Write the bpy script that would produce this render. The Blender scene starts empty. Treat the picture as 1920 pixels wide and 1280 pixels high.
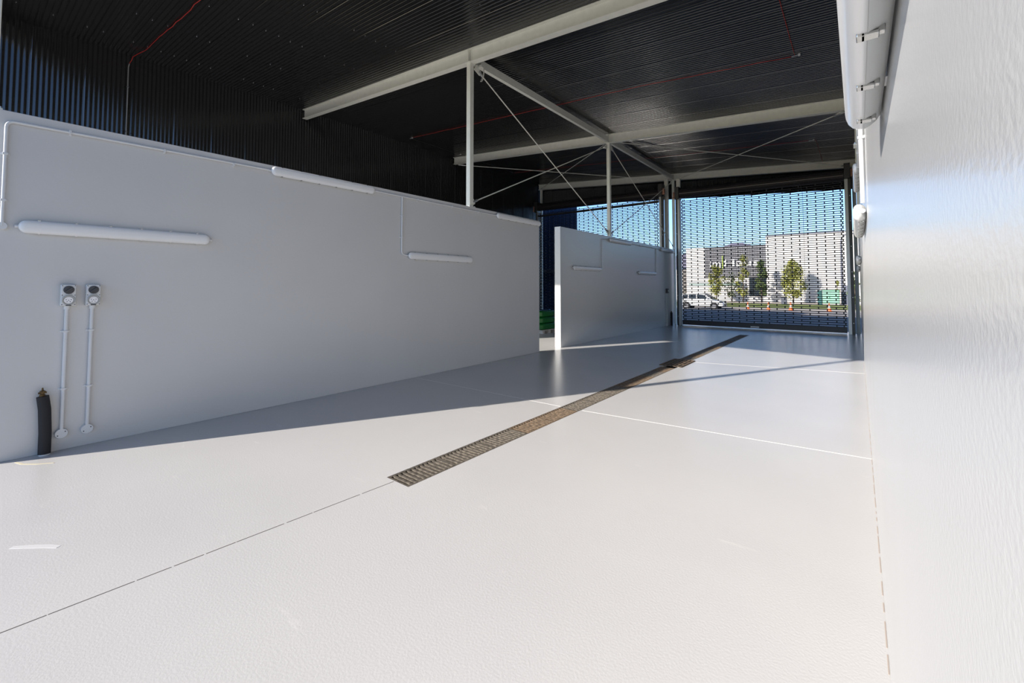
import bpy, bmesh, math, random
from mathutils import Vector, Matrix
random.seed(7)
S = bpy.context.scene
COL = S.collection
PI = math.pi

# ------------------------------------------------------------------ materials
def new_mat(name):
    m = bpy.data.materials.new(name); m.use_nodes = True
    nt = m.node_tree; b = nt.nodes['Principled BSDF']
    return m, nt, b
def mat(name, col, rough=.5, metal=0., bump=0., bscale=40., var=0., vscale=3., spec=None, coat=0., coat_rough=.2):
    m, nt, b = new_mat(name)
    b.inputs['Base Color'].default_value = (*col, 1)
    b.inputs['Roughness'].default_value = rough
    b.inputs['Metallic'].default_value = metal
    if spec is not None: b.inputs['Specular IOR Level'].default_value = spec
    if coat: 
        b.inputs['Coat Weight'].default_value = coat; b.inputs['Coat Roughness'].default_value = coat_rough
    tc = nt.nodes.new('ShaderNodeTexCoord')
    if var:
        n = nt.nodes.new('ShaderNodeTexNoise'); n.inputs['Scale'].default_value = vscale; n.inputs['Detail'].default_value = 6
        nt.links.new(tc.outputs['Object'], n.inputs['Vector'])
        r = nt.nodes.new('ShaderNodeValToRGB')
        r.color_ramp.elements[0].position = .35; r.color_ramp.elements[1].position = .65
        r.color_ramp.elements[0].color = (*[c*(1-var) for c in col], 1)
        r.color_ramp.elements[1].color = (*[min(1, c*(1+var)) for c in col], 1)
        nt.links.new(n.outputs['Fac'], r.inputs['Fac']); nt.links.new(r.outputs['Color'], b.inputs['Base Color'])
    if bump:
        n = nt.nodes.new('ShaderNodeTexNoise'); n.inputs['Scale'].default_value = bscale; n.inputs['Detail'].default_value = 3
        nt.links.new(tc.outputs['Object'], n.inputs['Vector'])
        bp = nt.nodes.new('ShaderNodeBump'); bp.inputs['Strength'].default_value = bump; bp.inputs['Distance'].default_value = .01
        nt.links.new(n.outputs['Fac'], bp.inputs['Height']); nt.links.new(bp.outputs['Normal'], b.inputs['Normal'])
    return m
WALLP = mat('wall_paint', (.66, .655, .65), .34, bump=.10, bscale=26, var=.015, vscale=1.2, coat=.0)
WALLF = mat('wall_paint_satin', (.64, .64, .63), .20, bump=.07, bscale=20)
WALLR = mat('wall_paint_gloss', (.54, .545, .55), .24, bump=.075, bscale=130, var=.015, vscale=1.2)
CREAM = mat('steel_cream_paint', (.80, .80, .72), .38, var=.03, vscale=8)
BLACK = mat('black_steel_sheet', (.014, .014, .0145), .19, spec=.9)
DARK = mat('dark_steel', (.03, .03, .032), .4)
PLAST = mat('white_plastic', (.74, .75, .76), .35)
DIFF = mat('diffuser_plastic', (.88, .88, .88), .22)
PGREY = mat('grey_plastic', (.64, .65, .64), .4)
PDARK = mat('charcoal_plastic', (.05, .055, .065), .35)
CHROME = mat('stainless_clip', (.6, .6, .58), .22, metal=1)
ALU = mat('aluminium', (.42, .43, .44), .38, metal=.6)
CURT = mat('shutter_dark_aluminium', (.022, .022, .028), .42, metal=.2)
TUBE = mat('shutter_tube_brown', (.055, .045, .042), .38, metal=.3)
PRIMER = mat('red_oxide_bracket', (.42, .20, .13), .5)
ROD = mat('brace_rod_steel', (.80, .78, .72), .32, metal=.1)
GALV = mat('galvanised', (.55, .56, .57), .35, metal=.7)
GRATE = mat('cast_iron_grate', (.15, .130, .105), .60, metal=.3, var=.4, vscale=30, bump=.3, bscale=80)
RUST = mat('rusty_grate', (.165, .118, .078), .7, metal=.2, var=.4, vscale=25, bump=.3, bscale=80)
SAND = mat('drain_trench_concrete', (.10, .09, .075), .9)
REDW = mat('red_cable', (.55, .03, .02), .45)
LAG = mat('black_foam_lagging', (.022, .021, .024), .8, bump=.2, bscale=60)
BRASS = mat('corroded_brass', (.16, .10, .04), .55, metal=.6, var=.5, vscale=60)
JOINTW = mat('pale_joint_filler', (.70, .69, .68), .5)
JOINTPIT = mat('dark_joint_pit_shade', (.10, .09, .08), .8)
YELL = mat('yellow_chalk', (.66, .60, .44), .8)
SCUFF = mat('white_scuff', (.68, .68, .68), .5)
ASPH = mat('pale_road', (.32, .305, .30), .85, var=.15, vscale=2, bump=.3, bscale=60)
PATH = mat('footpath_concrete', (.50, .45, .40), .85, var=.08, vscale=1)
CONC = mat('apron_concrete', (.36, .35, .33), .8, var=.1, vscale=1)
GRASS = mat('lawn', (.16, .20, .045), .9, var=.3, vscale=3)
WHITEB = mat('white_render', (.74, .71, .69), .7, var=.02)
FIN = mat('charcoal_fins', (.035, .035, .045), .5)
SIGNW = mat('sign_white', (.95, .93, .93), .4)
SIGNG = mat('sign_green', (.45, .65, .10), .4)
NEIGH = mat('dark_blue_grey_cladding', (.07, .115, .22), .45)
GLASS = mat('dark_window', (.03, .04, .05), .06, spec=.8)
LEAF = mat('leaf_olive', (.30, .31, .07), .6, var=.35, vscale=2)
LEAF2 = mat('leaf_deep', (.10, .14, .05), .6, var=.35, vscale=2)
BARK = mat('bark', (.10, .075, .055), .9)
CARW = mat('car_white', (.85, .85, .86), .18, coat=1, coat_rough=.05)
TYRE = mat('tyre', (.02, .02, .02), .8)
RIM = mat('rim', (.6, .6, .62), .25, metal=.9)
LAMP_R = mat('tail_lamp', (.5, .02, .02), .2)
ORANGE = mat('cone_orange', (.95, .17, .03), .5)
CONEW = mat('cone_white', (.85, .8, .8), .5)
GREENB = mat('pale_green_cabinet', (.26, .56, .38), .5)
GREEND = mat('dark_green_cabinet', (.02, .10, .10), .5)
GREENC = mat('green_plastic', (.006, .12, .02), .38)
BLUES = mat('blue_strap', (.10, .25, .55), .5)
POLE = mat('lamp_post_grey', (.12, .13, .17), .5)
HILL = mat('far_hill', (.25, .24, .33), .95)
WOOD = mat('grey_pallet', (.45, .45, .44), .8)

# floor paint with scuffs
def floor_mat():
    m, nt, b = new_mat('floor_epoxy')
    tc = nt.nodes.new('ShaderNodeTexCoord')
    b.inputs['Roughness'].default_value = .25; b.inputs['Specular IOR Level'].default_value = .33
    n = nt.nodes.new('ShaderNodeTexNoise'); n.inputs['Scale'].default_value = .8; n.inputs['Detail'].default_value = 5
    nt.links.new(tc.outputs['Object'], n.inputs['Vector'])
    r = nt.nodes.new('ShaderNodeValToRGB')
    r.color_ramp.elements[0].position = .3; r.color_ramp.elements[1].position = .7
    r.color_ramp.elements[0].color = (.565, .560, .560, 1); r.color_ramp.elements[1].color = (.60, .595, .59, 1)
    nt.links.new(n.outputs['Fac'], r.inputs['Fac'])
    mp = nt.nodes.new('ShaderNodeMapping'); mp.inputs['Scale'].default_value = (1, 3.2, 1); mp.inputs['Rotation'].default_value = (0, 0, .5)
    nt.links.new(tc.outputs['Object'], mp.inputs['Vector'])
    n2 = nt.nodes.new('ShaderNodeTexNoise'); n2.inputs['Scale'].default_value = 2.6; n2.inputs['Detail'].default_value = 4
    nt.links.new(mp.outputs[0], n2.inputs['Vector'])
    r2 = nt.nodes.new('ShaderNodeValToRGB'); r2.color_ramp.elements[0].position = .69; r2.color_ramp.elements[1].position = .76
    r2.color_ramp.elements[0].color = (0, 0, 0, 1); r2.color_ramp.elements[1].color = (.35, .35, .35, 1)
    nt.links.new(n2.outputs['Fac'], r2.inputs['Fac'])
    mx = nt.nodes.new('ShaderNodeMix'); mx.data_type = 'RGBA'
    nt.links.new(r2.outputs['Color'], mx.inputs[0]); nt.links.new(r.outputs['Color'], mx.inputs[6])
    mx.inputs[7].default_value = (.72, .70, .68, 1)
    nt.links.new(mx.outputs[2], b.inputs['Base Color'])
    n3 = nt.nodes.new('ShaderNodeTexNoise'); n3.inputs['Scale'].default_value = 90; n3.inputs['Detail'].default_value = 2
    nt.links.new(tc.outputs['Object'], n3.inputs['Vector'])
    n4 = nt.nodes.new('ShaderNodeTexNoise'); n4.inputs['Scale'].default_value = 6; n4.inputs['Detail'].default_value = 2
    nt.links.new(tc.outputs['Object'], n4.inputs['Vector'])
    ad = nt.nodes.new('ShaderNodeMath'); ad.operation = 'MULTIPLY_ADD'; ad.inputs[1].default_value = .35
    nt.links.new(n4.outputs['Fac'], ad.inputs[0]); nt.links.new(n3.outputs['Fac'], ad.inputs[2])
    bp = nt.nodes.new('ShaderNodeBump'); bp.inputs['Strength'].default_value = .16; bp.inputs['Distance'].default_value = .004
    nt.links.new(ad.outputs[0], bp.inputs['Height']); nt.links.new(bp.outputs['Normal'], b.inputs['Normal'])
    return m
FLOOR = floor_mat()

# ------------------------------------------------------------------ mesh helpers
def BM(): return bmesh.new()
def box(bm, x0, x1, y0, y1, z0, z1):
    vs = [bm.verts.new(p) for p in ((x0,y0,z0),(x1,y0,z0),(x1,y1,z0),(x0,y1,z0),(x0,y0,z1),(x1,y0,z1),(x1,y1,z1),(x0,y1,z1))]
    for f in ((0,3,2,1),(4,5,6,7),(0,1,5,4),(1,2,6,5),(2,3,7,6),(3,0,4,7)):
        bm.faces.new([vs[i] for i in f])
    return bm
def hexa(bm, pts):          # 8 points, bottom ring then top ring
    vs = [bm.verts.new(p) for p in pts]
    for f in ((0,3,2,1),(4,5,6,7),(0,1,5,4),(1,2,6,5),(2,3,7,6),(3,0,4,7)):
        bm.faces.new([vs[i] for i in f])
def tube(bm, path, r, n=10, caps=True, radii=None):
    path = [Vector(p) for p in path]
    rings = []
    up = None
    for i, p in enumerate(path):
        a = path[max(0, i-1)]; b = path[min(len(path)-1, i+1)]
        t = (b-a).normalized()
        if up is None:
            up = Vector((0,0,1)) if abs(t.z) < .9 else Vector((0,1,0))
        u = t.cross(up).normalized(); v = u.cross(t).normalized(); up = v
        rr = radii[i] if radii else r
        rings.append([bm.verts.new(p + (u*math.cos(2*PI*k/n) + v*math.sin(2*PI*k/n))*rr) for k in range(n)])
    for i in range(len(rings)-1):
        for k in range(n):
            bm.faces.new((rings[i][k], rings[i][(k+1)%n], rings[i+1][(k+1)%n], rings[i+1][k]))
    if caps:
        bm.faces.new(rings[0][::-1]); bm.faces.new(rings[-1])
    return bm
def lathe(bm, prof, c=(0,0,0), axis='z', n=20):   # prof: (r, h)
    rings = []
    c = Vector(c)
    for r, h in prof:
        ring = []
        for k in range(n):
            a = 2*PI*k/n; x, y = r*math.cos(a), r*math.sin(a)
            p = {'z': (x, y, h), 'x': (h, x, y), 'y': (x, h, -y)}[axis]
            ring.append(bm.verts.new(c+Vector(p)))
        rings.append(ring)
    for i in range(len(rings)-1):
        for k in range(n):
            bm.faces.new((rings[i][k], rings[i][(k+1)%n], rings[i+1][(k+1)%n], rings[i+1][k]))
    bm.faces.new(rings[0][::-1]); bm.faces.new(rings[-1])
def elbow(a, c, b, r=.05, n=5):     # rounded corner points from a via corner c to b
    a, b, c = Vector(a), Vector(b), Vector(c)
    p0 = c+(a-c).normalized()*r; p1 = c+(b-c).normalized()*r
    return [tuple((1-t)**2*p0+2*t*(1-t)*c+t*t*p1) for t in [i/n for i in range(n+1)]]
def obj(name, bm, m=None, parent=None, smooth=False, bevel=0, seg=2):
    bmesh.ops.recalc_face_normals(bm, faces=bm.faces)
    me = bpy.data.meshes.new(name); bm.to_mesh(me); bm.free()
    o = bpy.data.objects.new(name, me); COL.objects.link(o)
    if m: me.materials.append(m)
    if parent: o.parent = parent
    if smooth:
        for p in me.polygons: p.use_smooth = True
    if bevel:
        md = o.modifiers.new('b', 'BEVEL'); md.width = bevel; md.segments = seg; md.limit_method = 'ANGLE'
    if smooth == 'auto' or bevel:
        for p in me.polygons: p.use_smooth = True
        try:
            me.set_sharp_from_angle(angle=math.radians(35))
        except Exception: pass
    return o
def tag(o, label, cat, group=None, kind=None):
    o['label'] = label; o['category'] = cat
    if group: o['group'] = group
    if kind: o['kind'] = kind
    return o
def struct(name, bm, m, label=None, **k):
    o = obj(name, bm, m, **k)
    if o.parent is None: o['kind'] = 'structure'
    if label: o['label'] = label
    return o
def thing(name, label, cat, loc=(0,0,0), group=None, kind=None):
    o = bpy.data.objects.new(name, None); COL.objects.link(o); o.location = loc; o.empty_display_size = .1
    return tag(o, label, cat, group, kind)
def copy_tree(o, parent=None):
    c = o.copy(); COL.objects.link(c)
    if parent: c.parent = parent
    for ch in list(o.children): copy_tree(ch, c)
    return c

# ------------------------------------------------------------------ key dimensions
XR = .060            # face of the right wall
XL = -5.70           # face of the partition on the left
XC = -12.55          # face of the black cladding
YE = 17.2            # shutters
SL = -.08
def zc(x): return 5.62+SL*x      # underside of the roof sheets
def zb(x): return 5.35+SL*x      # underside of the beams
def zg(y):
    if y < 18: return 0.
    if y < 27: return -.1*(y-18)/9
    if y < 45: return -.1-.55*(y-27)/18
    return -.65

# ------------------------------------------------------------------ floor, ground
DX0, DX1, DY0, DY1 = -2.905, -2.640, 2.08, 15.0
bm = BM()
box(bm, XC-.3, DX0, -.6, 18.1, -.25, 0)
box(bm, DX1, 9., -.6, 18.1, -.25, 0)
box(bm, DX0, DX1, -.6, DY0, -.25, 0)
box(bm, DX0, DX1, DY1, 18.1, -.25, 0)
struct('floor', bm, FLOOR)
bm = BM(); box(bm, DX0-.0, DX1+.0, DY0, DY1, -.26, -.06)
struct('trim_1', bm, SAND, 'sandy bed of the drain channel below the grates')
# joints in the floor
def strip(bm, p, q, w, z=.0015):
    p, q = Vector((*p, 0)), Vector((*q, 0)); d = (q-p).normalized(); s = Vector((-d.y, d.x, 0))*w/2
    vs = [(p-s), (q-s), (q+s), (p+s)]
    hexa(bm, [(v.x, v.y, -.002) for v in vs]+[(v.x, v.y, z) for v in vs])
bm = BM(); strip(bm, (-2.62, 4.64), (XR, 4.90), .010); strip(bm, (-5.69, 4.60), (-2.92, 4.63), .005)
struct('trim_2', bm, JOINTW, 'pale straight joint line across the floor')
bm = BM(); strip(bm, (-2.57, 8.95), (XR, 9.60), .010)
struct('trim_3', bm, JOINTW, 'pale joint line across the floor beyond the cross grate')
bm = BM(); y = -.3
while y < 2.05:
    l = random.uniform(.12, .45); y1 = min(2.07, y+l)
    xa = -2.915+.055*y; xb = -2.915+.055*y1
    strip(bm, (xa, y), (xb, y1), .0045, .001); y = y1+random.uniform(.004, .018)
struct('trim_4', bm, JOINTPIT, 'dark broken joint line running to the drain')
bm = BM(); y = .6
while y < 11:
    l = random.uniform(.03, .22); strip(bm, (XR-.004, y), (XR-.004, y+l), .004, .001); y += l+random.uniform(.02, .09)
struct('trim_5', bm, mat('brown_gap', (.46, .39, .34), .9), 'brown broken gap where the floor meets the white wall')
def smear(name, pts, w, m, label, cat):
    bm = BM()
    c = [Vector((*p, 0)) for p in pts]; L = []; R = []
    for i, p in enumerate(c):
        d = (c[min(i+1, len(c)-1)]-c[max(i-1, 0)]).normalized(); s = Vector((-d.y, d.x, 0))*w/2*(.55+.45*math.sin(PI*(i+.5)/len(c)))
        L.append(p+s); R.append(p-s)
    top = [bm.verts.new((v.x, v.y, .0012)) for v in L+R[::-1]]
    bm.faces.new(top)
    r = bmesh.ops.extrude_face_region(bm, geom=bm.faces[:])
    bmesh.ops.translate(bm, verts=[g for g in r['geom'] if isinstance(g, bmesh.types.BMVert)], vec=(0, 0, -.003))
    return tag(obj(name, bm, m), label, cat)
smear('chalk_mark', [(-5.60, .30), (-5.50, .33), (-5.40, .41), (-5.33, .50)], .022, YELL, 'faint yellow chalk streak on the sunlit floor beside the left wall', 'mark')
smear('paint_scuff', [(-3.80, .20), (-3.74, .26), (-3.66, .33), (-3.60, .37)], .035, SCUFF, 'white paint scuff on the sunlit floor near the lower left corner', 'mark')

# ground outside
bm = BM()
def ground_strip(bm, x0, x1, ys, lift=0.):
    prev = None
    for y in ys:
        cur = (bm.verts.new((x0, y, zg(y)+lift)), bm.verts.new((x1, y, zg(y)+lift)))
        if prev: bm.faces.new((prev[0], prev[1], cur[1], cur[0]))
        prev = cur
ground_strip(bm, -90, 70, [18.1, 22, 27, 33, 39, 45, 46.2])
struct('road', bm, ASPH)
bm = BM(); ground_strip(bm, -90, 70, [46.2, 49.5], .02)
struct('footpath', bm, PATH)
bm = BM(); box(bm, -90, 70, 39.5, 46.2, -.66, -.40); bm.free()
bm = BM(); ground_strip(bm, -90, 70, [49.5, 62.5], .03)
struct('lawn', bm, GRASS)
bm = BM(); ground_strip(bm, -90, 70, [62.5, 71], .0)
struct('far_footpath', bm, PATH)
bm = BM(); ground_strip(bm, -400, 400, [71, 500], -.1)
struct('far_ground', bm, GRASS)
bm = BM(); box(bm, -90, 70, -90, -.6, -.3, -.01)
struct('forecourt', bm, CONC)  # ground out of view, added for how sun and shade fall

# ------------------------------------------------------------------ walls
bm = BM(); box(bm, XL-.16, XL, .12, 8.15, 0, 3.0)
struct('wall_left', bm, WALLP, 'long pale grey precast wall in front', bevel=.004)
bm = BM(); box(bm, XL-.17, XL, 9.06, 17.45, 0, 2.97)
struct('wall_left_far', bm, WALLF, 'shorter pale grey precast wall beyond the gap', bevel=.004)
bm = BM(); box(bm, XR, XR+.17, -.3, 17.9, 0, 3.0)
struct('wall_right', bm, WALLR, bevel=.004)

PITCH = .0762; AMP = .0085
def corr_profile(u0, u1, n=8, lap=.762):
    out = []; u = u0; k = 0
    while u < u1:
        fr = ((u-u0) % lap)/lap
        out.append((u, AMP*math.cos(2*PI*(u-u0)/PITCH)+.007*(1-fr)))
        u += PITCH/n; k += 1
    return out
def flat_profile(u0, u1, lap=10):
    out = []; k = 0
    while u0+k*PITCH < u1:
        b = u0+k*PITCH; seam = k % lap == 0
        pts = [(0, -.011), (.008, -.011), (.013, -.001), (.024, .0012), (.044, .0016), (.060, .0006), (.070, -.001), (.0755, -.011)]
        if seam: pts = [(0, -.011), (.006, -.011), (.010, .001), (.013, .0065), (.026, .0065), (.0262, .0012), (.044, .0016), (.060, .0006), (.070, -.001), (.0755, -.011)]
        out += [(b+a, o) for a, o in pts]; k += 1
    return out
def corrugated(name, prof, A, B, back, m, lab=None):
    # A(u,off), B(u,off): the two ends of each rib; back(u,end): flat outer skin
    bm = BM(); pr = None
    for u, o in prof:
        cur = (bm.verts.new(A(u, o)), bm.verts.new(B(u, o)))
        if pr: bm.faces.new((pr[0], pr[1], cur[1], cur[0]))
        pr = cur
    first = prof[0][0]; last = prof[-1][0]
    q = [bm.verts.new(back(first, 0)), bm.verts.new(back(first, 1)), bm.verts.new(back(last, 1)), bm.verts.new(back(last, 0))]
    bm.faces.new(q)
    o = struct(name, bm, m, lab)
    for p in o.data.polygons: p.use_smooth = True
    o.data.set_sharp_from_angle(angle=math.radians(28))
    return o
XE = 1.6
ceil = corrugated('ceiling', flat_profile(-.12, 18.05),
    lambda u, o: (XC-.1, u, zc(XC-.1)-o), lambda u, o: (XE, u, zc(XE)-o),
    lambda u, e: (XC-.1 if e == 0 else XE, u, zc(XC-.1 if e == 0 else XE)+.10), BLACK, 'black ribbed steel roof lining')
corrugated('wall_outer_left', corr_profile(-.12, 18.05),
    lambda u, o: (XC+o-.004, u, 0), lambda u, o: (XC+o-.004, u, zc(XC)+.05),
    lambda u, e: (XC-.1, u, 0 if e == 0 else zc(XC)+.05), BLACK, 'black vertically ribbed steel side wall')
corrugated('wall_added_right', corr_profile(-.12, 18.05),
    lambda u, o: (XR+.30-o, u, 2.6), lambda u, o: (XR+.30-o, u, zc(XR+.30)+.05),
    lambda u, e: (XR+.40, u, 2.6 if e == 0 else zc(XR+.40)+.05), BLACK, 'unseen black ribbed cladding added above the right wall to cut sky light')  # out of view, added to keep sky light from the hall
def zf(x): return 4.70-.068*x
corrugated('wall_end', corr_profile(XC+.02, XE),
    lambda u, o: (u, 18.0+o, zf(u)), lambda u, o: (u, 18.0+o, zc(u)+.04),
    lambda u, e: (u, 18.09, zf(u) if e == 0 else zc(u)+.04), BLACK, 'black ribbed cladding above the shutters')
# roof screws: far too many and tiny, one stuff part
bm = BM()
for yb in [i*.0762*3+.15 for i in range(78)]:
    if yb > 6.5: continue
    for xb in (-11.6, -10.1, -8.6, -7.1, -4.6, -3.1, -1.6, -.4):
        if random.random() < .55:
            x = xb+random.uniform(-.02, .02); z = zc(x)-.010
            lathe(bm, [(.0055, 0), (.0055, -.005), (.003, -.007)], (x, yb, z), n=6)
sc = obj('roofing_screw', bm, GALV, ceil); sc['kind'] = 'stuff'

# ------------------------------------------------------------------ steel frame
def i_beam(bm, p0, p1, h, w, tf=.012, tw=.009, taper=0):
    # p0,p1 along axis at the underside; section depth h vertical, flange width w
    p0, p1 = Vector(p0), Vector(p1); d = (p1-p0).normalized(); s = Vector((0,0,1)).cross(d).normalized()
    up = Vector((0,0,1))
    def bar(a, b, z0, z1):
        pts = []
        for z in (z0, z1):
            for P, q in ((p0, a), (p0, b), (p1, b), (p1, a)):
                pts.append(tuple(P+s*q+up*z))
        hexa(bm, pts)
    bar(-w/2, w/2, 0, tf); bar(-w/2, w/2, h-tf, h); bar(-tw/2, tw/2, tf, h-tf)
beams = [(.06, 'pale steel roof beam over the open front'), (5.95, 'nearest long pale steel beam under the black roof'),
         (11.93, 'pale steel roof beam, middle one above the drain'), (17.8, 'pale steel roof beam just above the shutters')]
for Y, lab in beams:
    t = thing('roof_beam', lab, 'beam', (-6.2, Y, zb(-6.2)), 'steel roof beams')
    bm = BM(); i_beam(bm, (XC+.10+6.2, 0, zb(XC+.10)-zb(-6.2)), (XE-.3+6.2, 0, zb(XE-.3)-zb(-6.2)), .265, .135)
    obj('beam_section', bm, CREAM, t)
    for sx in (-5.78, -.0):
        for sy in (-1, 1):
            bm = BM(); x = sx+6.2; z = zb(sx)-zb(-6.2)
            box(bm, x-.006, x+.006, min(sy*.006, sy*.062), max(sy*.006, sy*.062), z+.012, z+.252)
            obj('web_stiffener', bm, CREAM, t)
def column(x, y, z0, z1, lab, s=.10, group='square steel columns'):
    t = thing('steel_column', lab, 'column', (x, y, z0), group)
    bm = BM(); box(bm, -s/2, s/2, -s/2, s/2, 0.01, z1-z0-.012); obj('column_shaft', bm, CREAM, t, bevel=.006)
    bm = BM(); box(bm, -s*.75, s*.75, -s*.8, s*.8, 0, .01); obj('base_plate', bm, CREAM, t)
    bm = BM(); box(bm, -s*.66, s*.66, -s*.9, s*.9, z1-z0-.012, z1-z0); obj('cap_plate', bm, CREAM, t)
    for sx in (-1, 1):
        for sy in (-1, 1):
            bm = BM(); lathe(bm, [(.011, 0), (.011, .012), (.006, .012), (.006, .018)], (sx*s*.62, sy*s*.68, .01), n=6)
            obj('bolt', bm, GALV, t)
    return t
column(XL-.08, .06, 3.0, zb(-5.78), 'pale steel column on the near end of the long left wall')
column(XL-.08, 5.95, 3.0, zb(-5.78), 'pale steel column on top of the long left wall under the nearest beam')
column(XL-.08, 11.93, 2.97, zb(-5.78), 'pale steel column on top of the far left wall')
column(XL-.08, 17.8, 0, zb(-5.78), 'pale steel column standing in the slot between the two shutters')
column(-12.30, 17.8, 0, zb(-12.3), 'pale steel column at the far left end beside the black cladding')
column(.075, 5.95, 3.0, zb(0.0), 'pale steel column on the right white wall, nearer one')
column(.075, 11.93, 3.0, zb(0.0), 'pale steel column on the right white wall, middle one')
column(-.02, 17.75, 0, zb(0.0), 'pale steel column behind the right edge of the shutter')
def mullion(x, z1, lab):
    t = thing('door_post', lab, 'post', (x, 17.55, 0), 'shutter door posts')
    bm = BM(); box(bm, -.075, .075, -.05, .05, .01, z1); obj('post_shaft', bm, CREAM, t, bevel=.005)
    bm = BM(); box(bm, -.1, .1, -.07, .07, 0, .01); obj('base_plate', bm, CREAM, t)
mullion(-5.98, zb(-5.98)-.0, 'pale steel post carrying the right edge of the left shutter')
mullion(-5.50, zb(-5.50)-.0, 'pale steel post carrying the left edge of the right shutter')
# longitudinal struts (channels)
def strut(y0, y1, lab):
    t = thing('eaves_strut', lab, 'beam', (XL-.08, y0, 5.83), 'channel struts between the columns')
    L = y1-y0
    bm = BM(); box(bm, .025, .033, 0, L, 0, .16)
    box(bm, -.045, .025, 0, L, 0, .012); box(bm, -.045, .025, 0, L, .148, .16)
    obj('channel_section', bm, CREAM, t)
    for yy in (-.03, L-.05):
        bm = BM(); box(bm, -.01, .0, yy, yy+.08, .0, .16); obj('end_cleat', bm, CREAM, t)
strut(6.10, 11.84, 'pale steel channel between the two columns on the left walls')
strut(12.06, 17.70, 'pale steel channel from the far column to the shutters')

# brace rods
def rod(a, b, lab, r=.012, group='diagonal brace rods'):
    a, b = Vector(a), Vector(b); mid = (a+b)/2
    t = thing('brace_rod', lab, 'brace rod', a, group)
    bm = BM(); tube(bm, [(0,0,0), tuple(b-a)], r, 8); obj('rod_bar', bm, ROD, t, smooth='auto')
    d = (b-a).normalized()
    for P, s in ((Vector((0,0,0)), 1), (b-a, -1)):
        bm = BM(); tube(bm, [tuple(P-d*s*.05), tuple(P+d*s*.10)], r*2.1, 8); obj('clevis', bm, GALV, t, smooth='auto')
        bm = BM(); w = d.cross(Vector((1,0,0)) if abs(d.x) < .3 else Vector((0,0,1))).normalized()
        c = P-d*s*.08; n = d.cross(w).normalized()
        pts = []
        for k in (-.006, .006):
            for u, v in ((-.09, -.06), (.09, -.05), (.09, .05), (-.09, .06)):
                pts.append(tuple(c+d*s*u+w*v+n*k))
        hexa(bm, pts); obj('gusset_plate', bm, CREAM, t)
    return t
xp = XL-.08
rod((xp+.03, 6.20, 5.70), (xp, 11.76, 3.14), 'pale brace rod falling from the nearest column head to the far column foot')
rod((xp-.03, 11.76, 5.66), (xp-.03, 6.10, 3.14), 'pale brace rod rising from the nearest column foot to the far column head')
rod((xp+.03, 12.12, 5.66), (xp+.03, 17.58, 3.10), 'thin brace rod falling from the far column head to the shutter posts')
rod((xp-.03, 12.12, 3.10), (xp-.03, 17.55, 5.66), 'thin brace rod rising from the far column foot to the beam above the shutters')
rod((-5.95, 12.06, zb(-5.95)+.03), (-12.15, 17.6, zb(-12.15)+.03), 'roof brace rod from the middle beam down to the far left corner')
rod((-12.15, 12.1, zb(-12.15)-.02), (-5.95, 17.6, zb(-5.95)-.02), 'roof brace rod from the left end of the middle beam to the shutter posts')
rod((-5.55, 12.06, zb(-5.55)+.03), (-.25, 17.6, zb(-.25)+.03), 'roof brace rod from the far column head to the far right corner')
rod((-.25, 12.06, zb(-.25)-.02), (-5.55, 17.6, zb(-5.55)-.02), 'roof brace rod from the right wall to the head of the shutter posts')
# coil of slack wire by the nearest column head
t = thing('wire_coil', 'looped slack wires hanging on the bracket at the nearest column head', 'wire', (xp+.08, 6.16, 5.80))
for k in range(4):
    bm = BM(); r = .13+.02*k; pts = []
    for i in range(13):
        a = -PI*.55+PI*1.0*i/12
        pts.append((-.01+.014*k, .06-.03*k+r*.42*math.cos(a)+.0, -.06-.02*k+r*math.sin(a)))
    tube(bm, pts, .006, 6); obj('wire_loop', bm, ROD, t, smooth=True)
bm = BM(); box(bm, -.06, .05, -.03, .04, -.02, .03); obj('hook_plate', bm, CREAM, t)

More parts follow.
